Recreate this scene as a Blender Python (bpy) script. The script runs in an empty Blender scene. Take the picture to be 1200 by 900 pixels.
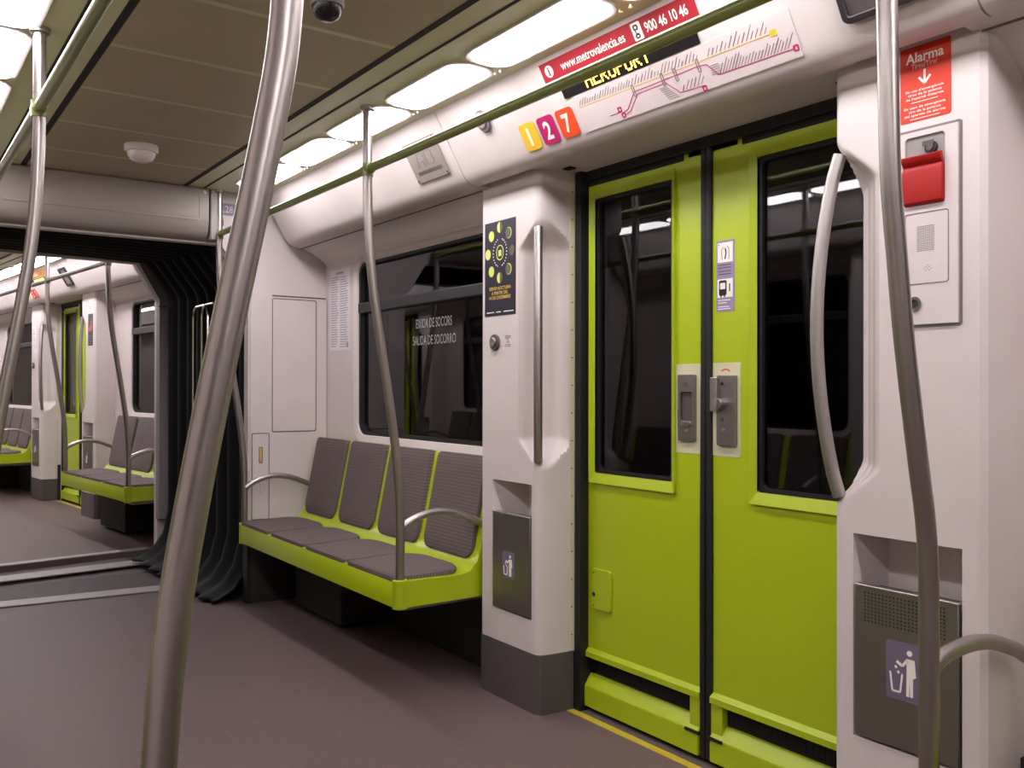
import bpy, bmesh, math, random
from mathutils import Vector, Matrix
random.seed(4)
PI = math.pi
col = bpy.context.scene.collection
XF = Matrix.Identity(4)      # frame of the car being built (the second car stands at an angle)
SX = 1                       # -1 builds the opposite side of the car
ORG = {}

# ------------------------------------------------------------------ materials
def mat(name, c, rough=.5, metal=0, emit=None, es=0, coat=0, noise=None, bump=None, spec=.5):
    m = bpy.data.materials.new(name); m.use_nodes = True
    nt = m.node_tree; b = nt.nodes['Principled BSDF']
    b.inputs['Base Color'].default_value = (*c, 1); b.inputs['Roughness'].default_value = rough
    b.inputs['Metallic'].default_value = metal; b.inputs['Specular IOR Level'].default_value = spec
    if coat: b.inputs['Coat Weight'].default_value = coat; b.inputs['Coat Roughness'].default_value = .12
    if emit: b.inputs['Emission Color'].default_value = (*emit, 1); b.inputs['Emission Strength'].default_value = es
    if noise or bump:
        tc = nt.nodes.new('ShaderNodeTexCoord')
        n = nt.nodes.new('ShaderNodeTexNoise'); n.inputs['Detail'].default_value = 4
        n.inputs['Scale'].default_value = (noise or bump)[0]
        nt.links.new(tc.outputs['Object'], n.inputs['Vector'])
        if noise:
            r = nt.nodes.new('ShaderNodeValToRGB'); k = noise[1]
            r.color_ramp.elements[0].position = .35; r.color_ramp.elements[1].position = .65
            r.color_ramp.elements[0].color = (*[v * (1 - k) for v in c], 1)
            r.color_ramp.elements[1].color = (*[min(1, v * (1 + k)) for v in c], 1)
            nt.links.new(n.outputs['Fac'], r.inputs['Fac']); nt.links.new(r.outputs['Color'], b.inputs['Base Color'])
        if bump:
            n2 = nt.nodes.new('ShaderNodeTexNoise'); n2.inputs['Scale'].default_value = bump[0]
            nt.links.new(tc.outputs['Object'], n2.inputs['Vector'])
            bp = nt.nodes.new('ShaderNodeBump'); bp.inputs['Strength'].default_value = bump[1]
            bp.inputs['Distance'].default_value = .002
            nt.links.new(n2.outputs['Fac'], bp.inputs['Height']); nt.links.new(bp.outputs['Normal'], b.inputs['Normal'])
    return m

def srgb(r, g, b):
    f = lambda v: (v / 255 / 12.92) if v / 255 <= .04045 else ((v / 255 + .055) / 1.055) ** 2.4
    return (f(r), f(g), f(b))

M = {}
M['white'] = mat('white_moulding', srgb(214, 201, 200), .42, noise=(3, .03))
M['panel'] = mat('end_panel', srgb(150, 138, 132), .4, noise=(3, .03))
M['green'] = mat('lime_paint', srgb(172, 190, 22), .38, noise=(2, .03), coat=.15)
M['lip'] = mat('lime_bench', srgb(170, 188, 18), .3, coat=.2)
M['olive'] = mat('olive_rail', srgb(128, 136, 66), .28, coat=.3)
M['floor'] = mat('vinyl_floor', srgb(106, 86, 87), .5, noise=(60, .08), bump=(220, .25))
M['floord'] = mat('threshold_vinyl', srgb(100, 90, 88), .5, noise=(60, .08))
M['yellow'] = mat('yellow_line', srgb(196, 172, 50), .6, noise=(30, .08))
M['ceil'] = mat('ceiling_panel', srgb(178, 164, 138), .55, noise=(2, .04))
M['ceils'] = mat('ceiling_side_panel', srgb(200, 198, 160), .35, noise=(2, .03))
M['black'] = mat('black_rubber', (.008, .007, .008), .55)
M['slot'] = mat('dark_slot', (.01, .006, .006), .8)
M['bellows'] = mat('bellows_rubber', (.0045, .004, .0045), .7, spec=.25)
M['base'] = mat('dark_grey_base', srgb(84, 76, 76), .5, noise=(20, .06))
M['under'] = mat('underseat_panel', srgb(38, 33, 34), .7)
M['trimg'] = mat('grey_frame', srgb(150, 142, 141), .45, noise=(6, .05))
M['strip'] = mat('aluminium_strip', srgb(176, 168, 168), .45, .3, noise=(12, .06))
M['chrome'] = mat('chrome', (.72, .7, .68), .18, 1)
M['red'] = mat('red_sign', srgb(160, 26, 40), .45)
M['orange'] = mat('alarm_orange', srgb(222, 48, 10), .45)
M['redh'] = mat('red_handle', srgb(158, 14, 8), .5, spec=.3)
M['ink'] = mat('ink', (.02, .018, .02), .6)
M['inkg'] = mat('grey_ink', srgb(120, 110, 116), .6)
M['inkl'] = mat('pale_ink', srgb(168, 158, 166), .6)
M['paper'] = mat('paper', srgb(226, 220, 226), .6)
M['wtext'] = mat('white_print', srgb(244, 236, 228), .5)
M['navy'] = mat('poster_navy', srgb(34, 28, 46), .4)
M['moon'] = mat('moon_yellow', srgb(216, 220, 110), .5)
M['moong'] = mat('moon_grey', srgb(96, 92, 74), .5)
M['gold'] = mat('gold_print', srgb(214, 176, 76), .5)
M['lav'] = mat('lavender', srgb(150, 132, 164), .45)
M['icon1'] = mat('route_yellow', srgb(238, 190, 44), .45)
M['icon2'] = mat('route_magenta', srgb(184, 26, 100), .45)
M['icon7'] = mat('route_orange', srgb(230, 76, 34), .45)
M['cream'] = mat('cream', srgb(206, 200, 168), .5)
M['amber'] = mat('amber_led', (.9, .5, .05), .5, emit=(1, .58, .08), es=3.2)
M['lamp'] = mat('lamp_lens', (.9, .9, .9), .4, emit=(1, .965, .99), es=12.5)
M['screen'] = mat('dark_screen', (.012, .01, .012), .25)
M['pink'] = mat('map_pink', srgb(214, 199, 200), .5)
M['poster'] = mat('poster_red', srgb(190, 84, 84), .5)

def brushed(name, c, rough, sc):
    m = mat(name, c, rough, 1); nt = m.node_tree; b = nt.nodes['Principled BSDF']
    tc = nt.nodes.new('ShaderNodeTexCoord'); mp = nt.nodes.new('ShaderNodeMapping'); mp.inputs['Scale'].default_value = sc
    n = nt.nodes.new('ShaderNodeTexNoise'); n.inputs['Scale'].default_value = 1; n.inputs['Detail'].default_value = 3
    nt.links.new(tc.outputs['Object'], mp.inputs['Vector']); nt.links.new(mp.outputs['Vector'], n.inputs['Vector'])
    mr = nt.nodes.new('ShaderNodeMapRange'); mr.inputs['To Min'].default_value = rough * .8; mr.inputs['To Max'].default_value = rough * 1.25
    nt.links.new(n.outputs['Fac'], mr.inputs['Value']); nt.links.new(mr.outputs['Result'], b.inputs['Roughness'])
    bp = nt.nodes.new('ShaderNodeBump'); bp.inputs['Strength'].default_value = .12; bp.inputs['Distance'].default_value = .001
    nt.links.new(n.outputs['Fac'], bp.inputs['Height']); nt.links.new(bp.outputs['Normal'], b.inputs['Normal'])
    return m
M['steel'] = brushed('brushed_steel', (.42, .375, .36), .36, (300, 300, 6))
M['steelh'] = brushed('satin_steel', (.46, .42, .41), .38, (200, 200, 6))
M['bin'] = brushed('bin_steel', (.33, .30, .29), .40, (4, 300, 300))

def fabric(name, axes):
    m = mat(name, srgb(106, 92, 92), .75); nt = m.node_tree; b = nt.nodes['Principled BSDF']
    tc = nt.nodes.new('ShaderNodeTexCoord'); sep = nt.nodes.new('ShaderNodeSeparateXYZ')
    nt.links.new(tc.outputs['Object'], sep.inputs['Vector'])
    outs = []
    for ax, k in axes:
        mu = nt.nodes.new('ShaderNodeMath'); mu.operation = 'MULTIPLY'; mu.inputs[1].default_value = k
        s = nt.nodes.new('ShaderNodeMath'); s.operation = 'SINE'
        nt.links.new(sep.outputs[ax], mu.inputs[0]); nt.links.new(mu.outputs[0], s.inputs[0])
        a = nt.nodes.new('ShaderNodeMath'); a.operation = 'GREATER_THAN'; a.inputs[1].default_value = .35
        nt.links.new(s.outputs[0], a.inputs[0]); outs.append(a)
    x = nt.nodes.new('ShaderNodeMath'); x.operation = 'MULTIPLY'
    nt.links.new(outs[0].outputs[0], x.inputs[0]); nt.links.new(outs[1].outputs[0], x.inputs[1])
    r = nt.nodes.new('ShaderNodeMix'); r.data_type = 'RGBA'
    r.inputs['A'].default_value = (*srgb(96, 81, 82), 1); r.inputs['B'].default_value = (*srgb(124, 108, 104), 1)
    nt.links.new(x.outputs[0], r.inputs['Factor']); nt.links.new(r.outputs['Result'], b.inputs['Base Color'])
    return m
M['back'] = fabric('seat_fabric_back', (('Z', 440), ('Y', 900)))
M['seat'] = fabric('seat_fabric_seat', (('X', 440), ('Y', 900)))

def glass():
    m = bpy.data.materials.new('window_glass'); m.use_nodes = True; nt = m.node_tree
    nt.nodes.remove(nt.nodes['Principled BSDF']); out = nt.nodes['Material Output']
    t = nt.nodes.new('ShaderNodeBsdfTransparent'); t.inputs['Color'].default_value = (.5, .5, .52, 1)
    g = nt.nodes.new('ShaderNodeBsdfGlossy'); g.inputs['Roughness'].default_value = .02; g.inputs['Color'].default_value = (.95, .93, .95, 1)
    f = nt.nodes.new('ShaderNodeFresnel'); f.inputs['IOR'].default_value = 1.47
    mx = nt.nodes.new('ShaderNodeMixShader')
    nt.links.new(f.outputs[0], mx.inputs[0]); nt.links.new(t.outputs[0], mx.inputs[1]); nt.links.new(g.outputs[0], mx.inputs[2])
    nt.links.new(mx.outputs[0], out.inputs['Surface'])
    return m
M['glass'] = glass()

# ------------------------------------------------------------------ builders
def V(*a): return Vector(a)

def prism(bm, pts, d):
    """pts: loop of 3D points, d: extrusion vector"""
    a = [bm.verts.new(p) for p in pts]; b = [bm.verts.new(Vector(p) + Vector(d)) for p in pts]
    n = len(pts)
    bm.faces.new(a); bm.faces.new(b[::-1])
    for i in range(n): bm.faces.new((a[i], b[i], b[(i + 1) % n], a[(i + 1) % n]))

def box(bm, x0, x1, y0, y1, z0, z1):
    prism(bm, [(x0, y0, z0), (x1, y0, z0), (x1, y1, z0), (x0, y1, z0)], (0, 0, z1 - z0))

def tube(bm, pts, r, seg=14, closed=False):
    pts = [Vector(p) for p in pts]; n = len(pts)
    rr = r if isinstance(r, (list, tuple)) else [r] * n
    rings = []; up = None
    for i, p in enumerate(pts):
        if closed: t = pts[(i + 1) % n] - pts[i - 1]
        else: t = pts[min(i + 1, n - 1)] - pts[max(i - 1, 0)]
        t.normalize()
        if up is None: up = Vector((0, 0, 1)) if abs(t.z) < .8 else Vector((0, 1, 0))
        a = (up - t * up.dot(t)).normalized(); up = a; b = t.cross(a)
        rings.append([bm.verts.new(p + (a * math.cos(2 * PI * k / seg) + b * math.sin(2 * PI * k / seg)) * rr[i]) for k in range(seg)])
    for i in range(n if closed else n - 1):
        A, B = rings[i], rings[(i + 1) % n]
        for k in range(seg): bm.faces.new((A[k], A[(k + 1) % seg], B[(k + 1) % seg], B[k]))
    if not closed: bm.faces.new(rings[0][::-1]); bm.faces.new(rings[-1])

def spline(pts, k=6):
    P = [Vector(p) for p in pts]; out = []
    for i in range(len(P) - 1):
        p0 = P[i - 1] if i else P[0] * 2 - P[1]; p3 = P[i + 2] if i + 2 < len(P) else P[-1] * 2 - P[-2]
        for j in range(k):
            t = j / k
            out.append(.5 * ((2 * P[i]) + (P[i + 1] - p0) * t + (2 * p0 - 5 * P[i] + 4 * P[i + 1] - p3) * t * t + (3 * P[i] - p0 - 3 * P[i + 1] + p3) * t ** 3))
    return out + [P[-1]]

def rrect(a0, b0, a1, b1, r, seg=6):
    r = min(r, abs(a1 - a0) / 2 - 1e-5, abs(b1 - b0) / 2 - 1e-5)
    out = []
    for cx, cy, s in ((a1 - r, b1 - r, 0), (a0 + r, b1 - r, 1), (a0 + r, b0 + r, 2), (a1 - r, b0 + r, 3)):
        for k in range(seg + 1):
            t = (s + k / seg) * PI / 2
            out.append((cx + r * math.cos(t), cy + r * math.sin(t)))
    return out

class Fr:
    """plane frame: O origin, R to the viewer's right, U up, N towards the viewer"""
    def __init__(s, O, R, U): s.O, s.R, s.U = Vector(O), Vector(R).normalized(), Vector(U).normalized(); s.N = s.R.cross(s.U)
    def p(s, u, v, n=0): return s.O + s.R * u + s.U * v + s.N * n
    def poly(s, bm, pts, n0, n1): prism(bm, [s.p(a, b, n0) for a, b in pts], s.N * (n1 - n0))
    def rect(s, bm, u0, v0, u1, v1, n0, n1, r=0):
        s.poly(bm, rrect(u0, v0, u1, v1, r) if r else [(u0, v0), (u1, v0), (u1, v1), (u0, v1)], n0, n1)
    def disc(s, bm, u, v, r, n0, n1, seg=20, rv=None):
        s.poly(bm, [(u + r * math.cos(2 * PI * k / seg), v + (rv or r) * math.sin(2 * PI * k / seg)) for k in range(seg)], n0, n1)
    def ring(s, bm, o, i, ro, ri, n0, n1, slope=0):
        """o,i = (u0,v0,u1,v1); slope pushes the inner edge back"""
        A = rrect(*o, ro); B = rrect(*i, ri); n = len(A)
        rows = [[bm.verts.new(s.p(a, b, h)) for a, b in P] for P, h in ((A, n0), (A, n1), (B, n1 - slope), (B, n0))]
        for q in range(4):
            X, Y = rows[q], rows[(q + 1) % 4]
            for k in range(n): bm.faces.new((X[k], X[(k + 1) % n], Y[(k + 1) % n], Y[k]))
    def line(s, bm, pts, w, n0, n1):
        for (a, b), (c, d) in zip(pts, pts[1:]):
            t = Vector((c - a, d - b)); 
            if t.length < 1e-6: continue
            t.normalize(); q = Vector((-t.y, t.x)) * w / 2
            s.poly(bm, [(a - q.x, b - q.y), (c - q.x, d - q.y), (c + q.x, d + q.y), (a + q.x, b + q.y)], n0, n1)

def WALL(x): return Fr((x, 0, 0), (0, -1, 0), (0, 0, 1))      # u = -y
NOSE = Fr((.80, 0, 2.235), (0, -1, 0), (-.505, 0, .863))       # u = -y, v = -distance down the slope

def nb(): return bmesh.new()

def place(o, org):
    m = Matrix.Diagonal((SX, 1, 1, 1)) if False else Matrix.Identity(4)
    o.matrix_world = XF @ Matrix.Translation((org[0] * SX, org[1], org[2]))

def mk(name, bm, m, parent=None, org=None, bevel=0, smooth=True, seg=2, fixn=True):
    if fixn: bmesh.ops.recalc_face_normals(bm, faces=bm.faces)
    if parent is not None: org = ORG[parent.name]
    elif org is None:
        xs = [v.co for v in bm.verts]
        org = (sum(v.x for v in xs) / len(xs), sum(v.y for v in xs) / len(xs), min(v.z for v in xs))
    for v in bm.verts:
        v.co = v.co - Vector(org)
        v.co.x *= SX
    if SX < 0: bmesh.ops.reverse_faces(bm, faces=bm.faces)
    if smooth:
        for f in bm.faces: f.smooth = True
        for e in bm.edges:
            if len(e.link_faces) == 2 and e.calc_face_angle(0) > .6: e.smooth = False
    me = bpy.data.meshes.new(name); bm.to_mesh(me); bm.free()
    me.materials.append(M[m] if isinstance(m, str) else m)
    o = bpy.data.objects.new(name, me); col.objects.link(o)
    if parent is not None: o.parent = parent
    else: place(o, org)
    ORG[o.name] = Vector(org)
    if bevel:
        b = o.modifiers.new('bevel', 'BEVEL'); b.width = bevel; b.segments = seg; b.limit_method = 'ANGLE'; b.angle_limit = .6
        b.harden_normals = False
    return o

def tag(o, label, cat, group=None, kind=None):
    if SX < 0: label = label.replace('right-hand', 'left-hand')
    o['label'] = label; o['category'] = cat
    if group: o['group'] = group
    if kind: o['kind'] = kind
    return o

def thing(name, loc, label, cat, group=None, kind=None):
    o = bpy.data.objects.new(name, None); o.empty_display_size = .1; col.objects.link(o)
    place(o, loc); ORG[o.name] = Vector(loc)
    return tag(o, label, cat, group, kind)

def text(fr, s, u0, v0, u1, v1, m, parent, name='lettering', n=.001, fit=True, shear=0, bold=0):
    """lettering s fitted into the box u0..u1, v0..v1 on the frame"""
    cu = bpy.data.curves.new('txt', 'FONT'); cu.body = s; cu.align_x = 'CENTER'; cu.size = 1; cu.shear = shear
    cu.offset = bold; cu.space_line = .9; cu.resolution_u = 3
    o = bpy.data.objects.new('txt', cu); col.objects.link(o)
    bpy.context.view_layer.update()
    me = bpy.data.meshes.new_from_object(o.evaluated_get(bpy.context.evaluated_depsgraph_get()))
    bpy.data.objects.remove(o)
    bm = nb(); bm.from_mesh(me); bpy.data.meshes.remove(me); bpy.data.curves.remove(cu)
    xs = [v.co.x for v in bm.verts]; ys = [v.co.y for v in bm.verts]
    a, b, c, d = min(xs), max(xs), min(ys), max(ys)
    for v in bm.verts:
        v.co = fr.p(u0 + (v.co.x - a) / (b - a) * (u1 - u0), v0 + (v.co.y - c) / (d - c) * (v1 - v0), n)
    bmesh.ops.triangulate(bm, faces=bm.faces)
    return mk(name, bm, m, parent, smooth=False, fixn=False)

def smooth01(t): t = max(0, min(1, t)); return t * t * (3 - 2 * t)

# ------------------------------------------------------------------ car parts
H = 2.25
def cove(y0, y1, label, name):
    """curved bulkhead above doors and windows"""
    prof = [(.745, 2.262), (.79, 2.252), (.826, 2.19), (.853, 2.144), (.90, 2.064), (.925, 2.022), (.945, 2.000), (.965, 1.992), (.99, 1.990)]
    prof = [(.745, 2.262)] + [(p.x, p.z) for p in spline([(a, 0, b) for a, b in prof[1:]], 4)]
    bm = nb(); pts = prof + [(1.0, 2.03), (1.0, 2.29), (.745, 2.29)]
    prism(bm, [(x, y0, z) for x, z in pts], (0, y1 - y0, 0))
    o = mk(name, bm, 'white'); tag(o, label, 'wall panel', kind='structure'); return o

def soffit_window(y0, y1, label, name):
    pr = spline([(.985, 0, 1.990), (1.02, 0, 1.988), (1.04, 0, 1.985), (1.10, 0, 1.965), (1.16, 0, 1.93), (1.19, 0, 1.90), (1.205, 0, 1.87)], 3)
    pts = [(p.x, p.z) for p in pr] + [(1.26, 1.87), (1.26, 2.05), (.985, 2.05)]
    bm = nb(); prism(bm, [(x, y0, z) for x, z in pts], (0, y1 - y0, 0))
    o = mk(name, bm, 'white'); tag(o, label, 'wall panel', kind='structure')
    bm = nb(); box(bm, 1.032, 1.038, y0 + .05, y1, 1.983, 1.990); mk('seam', bm, 'inkg', o)
    return o

def soffit_door(yc, w, label, name):
    bm = nb(); box(bm, .985, 1.30, yc - w, yc + w, 2.0, 2.04)
    o = mk(name, bm, 'white'); tag(o, label, 'wall panel', kind='structure')
    bm = nb(); box(bm, 1.205, 1.26, yc - w, yc + w, 1.965, 2.001); mk('gasket', bm, 'black', o)
    for k in (-1, 1):
        bm = nb(); box(bm, 1.10, 1.13, yc + k * (w - .09) - .02, yc + k * (w - .09) + .02, 1.995, 2.001); mk('vent_slot', bm, 'slot', o)
    return o

def side_wall(y0, y1, win, label, name):
    """window wall at x=1.2 with a window opening win=(ya,yb,za,zb)"""
    bm = nb(); ya, yb, za, zb = win; e = .012
    box(bm, 1.20, 1.26, y0, y1, 0, za - e); box(bm, 1.20, 1.26, y0, y1, zb + e, 1.93)
    box(bm, 1.20, 1.26, y0, ya - e, za - e, zb + e); box(bm, 1.20, 1.26, yb + e, y1, za - e, zb + e)
    o = mk(name, bm, 'white', smooth=False); tag(o, label, 'wall', kind='structure')
    bm = nb(); box(bm, 1.175, 1.20, y0, y1, 0, .36); mk('underseat_panel', bm, 'under', o)
    return o

def window(ya, yb, za, zb, name, label, texts=False, dark=0):
    f = WALL(1.20); bm = nb()
    o = thing(name, (1.2, (ya + yb) / 2, za), label, 'window', kind='structure')
    f.ring(bm, (-yb - .022, za - .03, -ya + .022, zb + .015), (-yb + .012, za + .012, -ya - .012, zb - .01), .09, .075, -.06, .014, .01)
    mk('window_frame', bm, 'white', o, bevel=.004)
    bm = nb(); f.ring(bm, (-yb, za, -ya, zb), (-yb + .03, za + .03, -ya - .03, zb - .03), .08, .06, -.055, -.006); mk('gasket', bm, 'black', o)
    bm = nb(); f.rect(bm, -yb + .005, za + .005, -ya - .005, zb - .005, -.036, -.030, .06); mk('window_pane', bm, 'glass', o)
    bm = nb(); f.rect(bm, -yb + .002, 1.60, -ya - .002, 1.655, -.03, .000); mk('sash_bar', bm, mat_bar, o, bevel=.006)
    if texts:
        yt = (ya + yb) / 2 - .1
        text(f, 'EIXIDA DE SOCORS', -3.87, 1.487, -3.535, 1.532, 'inkw', o, 'lettering', -.029)
        text(f, 'SALIDA DE SOCORRO', -3.90, 1.405, -3.50, 1.45, 'inkw', o, 'lettering', -.029)
    return o
mat_bar = mat('dark_sash', (.02, .018, .02), .5)
M['inkw'] = mat('faded_white_print', srgb(150, 146, 146), .6)

def pillar(yd, sg, name_label, bin_label, b0, b1, strip=True, perforated=False, handle_bow=.055, amp=.078):
    """door pillar; yd = y of the corner on the door side, sg = direction away from the door"""
    X = 1.03
    P = thing('door_pillar', (1.1, yd + sg * .195, 0), name_label, 'pillar', 'moulded pillars beside the doors', 'thing')
    Y = lambda q: yd + sg * q
    wf = lambda q: smooth01((.13 - q) / .13 * .9 + .1 * (q < .125))
    cols = [(1.21, .39, 0), (1.06, .39, 0), (1.04, .386, 0), (X, .372, 0), (X, b1, 0), (X, .16, 0), (X, .14, 0)]
    cols += [(X, q, wf(q)) for q in (.130, .122, .114, .106, .098, .091, .083, .076, .069, .061, .054, .046, .038, .03)]
    cols += [(X + .004, .014, 1), (X + .014, .004, 1), (X + .03, 0, 1)]
    cols += [(X + t, -.004 - .1 * (t - .04), smooth01((.17 - t) / .135)) for t in (.045, .06, .075, .09, .105, .12, .135, .15, .16, .17)] + [(1.24, -.022, 0)]
    zs = [.215, .34, .60, .84, .885] + [.895 + .008 * t for t in range(17)] + [1.1, 1.25, 1.4, 1.55, 1.68] + [1.697 + .008 * t for t in range(17)] + [1.84, 2.0, 2.012]
    bm = nb(); G = []
    for z in zs:
        k = smooth01((z - .895) / .12) * smooth01((1.825 - z) / .12)
        D_ = lambda w: amp * max(0, w - (1 - k)) if w < 1 else amp * k
        G.append([bm.verts.new((x + D_(w) * .75, Y(y + D_(w) * .66), z)) for x, y, w in cols])
    ic = [i for i, c in enumerate(cols) if c[0] == X and b0 - 1e-6 <= c[1] <= b1 + 1e-6]
    # make the bin opening columns exact below the grip recess
    last = max(ic)
    for j, z in enumerate(zs):
        if z <= .885:
            G[j][last].co.y = Y(b0)
    for j in range(len(zs) - 1):
        for i in range(len(cols) - 1):
            if .34 - 1e-6 <= zs[j] < .84 - 1e-6 and min(ic) <= i < last: continue
            bm.faces.new((G[j][i], G[j][i + 1], G[j + 1][i + 1], G[j + 1][i]))
    # niche walls
    d = .13
    def q(x, y, z): return bm.verts.new((x, Y(y), z))
    A = [q(X, b0, .34), q(X, b1, .34), q(X, b1, .84), q(X, b0, .84)]
    B = [q(X + d, b0 + .015, .34), q(X + d, b1 - .06, .34), q(X + d, b1 - .06, .815), q(X + d, b0 + .015, .815)]
    for k in range(4): bm.faces.new((A[k], A[(k + 1) % 4], B[(k + 1) % 4], B[k]))
    bm.faces.new(B)
    top = [G[-1][i] for i in range(len(cols))]; bm.faces.new(top)
    bmesh.ops.remove_doubles(bm, verts=bm.verts, dist=.0004)
    body = mk('pillar_body', bm, 'white', P)
    # baseboard
    bm = nb(); e = .003
    pl = [(1.21, .39 + e), (1.05, .39 + e), (X - e, .375), (X - e, .02), (X + .012, -.002), (1.18, -.017), (1.19, .1)]
    prism(bm, [(x, Y(y), 0) for x, y in pl], (0, 0, .218)); mk('baseboard', bm, 'base', P)
    # grip
    bm = nb(); n = 15; pts = []
    for k in range(n + 1):
        t = k / n; z = .925 + t * .862; b = handle_bow * math.sin(PI * t) ** .8
        pts.append((X + .008 - b * .62, Y(.016 - b * .78), z))
    tube(bm, pts, .0165, 16); mk('grab_handle', bm, 'steelh', P)
    if strip:
        bm = nb(); prism(bm, [(1.160, Y(-.012), .22), (1.160, Y(-.0155), .22), (1.180, Y(-.0195), .22), (1.180, Y(-.012), .22)], (0, 0, 1.775))
        s = mk('rivet_strip', bm, 'cream', P)
        bm = nb()
        for k in range(17):
            z = .28 + k * .103
            prism(bm, [(1.170 + .003 * math.cos(a * PI / 3), Y(-.0172), z + .003 * math.sin(a * PI / 3)) for a in range(6)], (0, -sg * .0015, 0))
        mk('rivets', bm, 'ink', s)
    # litter bin
    f = WALL(X)
    yl, yr = (Y(b1), Y(b0)) if sg > 0 else (Y(b0), Y(b1))
    if yl < yr: yl, yr = yr, yl
    Bn = thing('litter_bin', (X + .03, (yl + yr) / 2, .34), bin_label, 'bin', 'steel litter bins in the pillars')
    bm = nb(); box(bm, X + .012, X + .10, yr + .008, yl - .008, .345, .700); mk('bin_body', bm, 'base', Bn)
    bm = nb(); box(bm, X - .004, X + .008, yr + .006, yl - .008, .347, .716); mk('bin_cover', bm, 'bin', Bn, bevel=.002)
    bm = nb(); box(bm, X - .007, X + .014, yr + .005, yl - .007, .712, .719); mk('bin_rim', bm, 'steelh', Bn, bevel=.002)
    g = WALL(X - .004)
    if perforated:
        bm = nb()
        for i in range(22):
            for j in range(9):
                g.disc(bm, -yl + .035 + i * .0095, .632 + j * .0085, .0026, 0, .0006, 6)
        mk('perforations', bm, 'ink', Bn)
        bx = (-1.226, .463, -1.136, .600)
    else:
        bx = (-yl + .075, .47, -yl + .155, .57)
    if SX > 0:
        bm = nb(); g.rect(bm, *bx, 0, .001, .006); s = mk('sticker', bm, 'lavd', Bn)
        w, h = bx[2] - bx[0], bx[3] - bx[1]
        U = lambda a: bx[0] + w * a; W = lambda a: bx[1] + h * a
        bm = nb(); L = lambda p, t: g.line(bm, [(U(a), W(b)) for a, b in p], t * w, .001, .0018)
        g.disc(bm, U(.66), W(.84), .075 * w, .001, .0018)
        g.poly(bm, [(U(a), W(b)) for a, b in ((.58, .74), (.80, .74), (.84, .45), (.76, .42), (.76, .1), (.68, .1), (.67, .42), (.65, .1), (.57, .1), (.58, .45))], .001, .0018)
        L(((.6, .72), (.46, .6), (.3, .66)), .07); L(((.12, .46), (.18, .14), (.40, .14), (.46, .46)), .05)
        L(((.26, .58), (.30, .54)), .06); L(((.33, .50), (.37, .46)), .06)
        mk('pictogram', bm, 'wtext', s)
    return P
M['lavd'] = mat('lavender_dark', srgb(112, 100, 122), .45)

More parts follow.
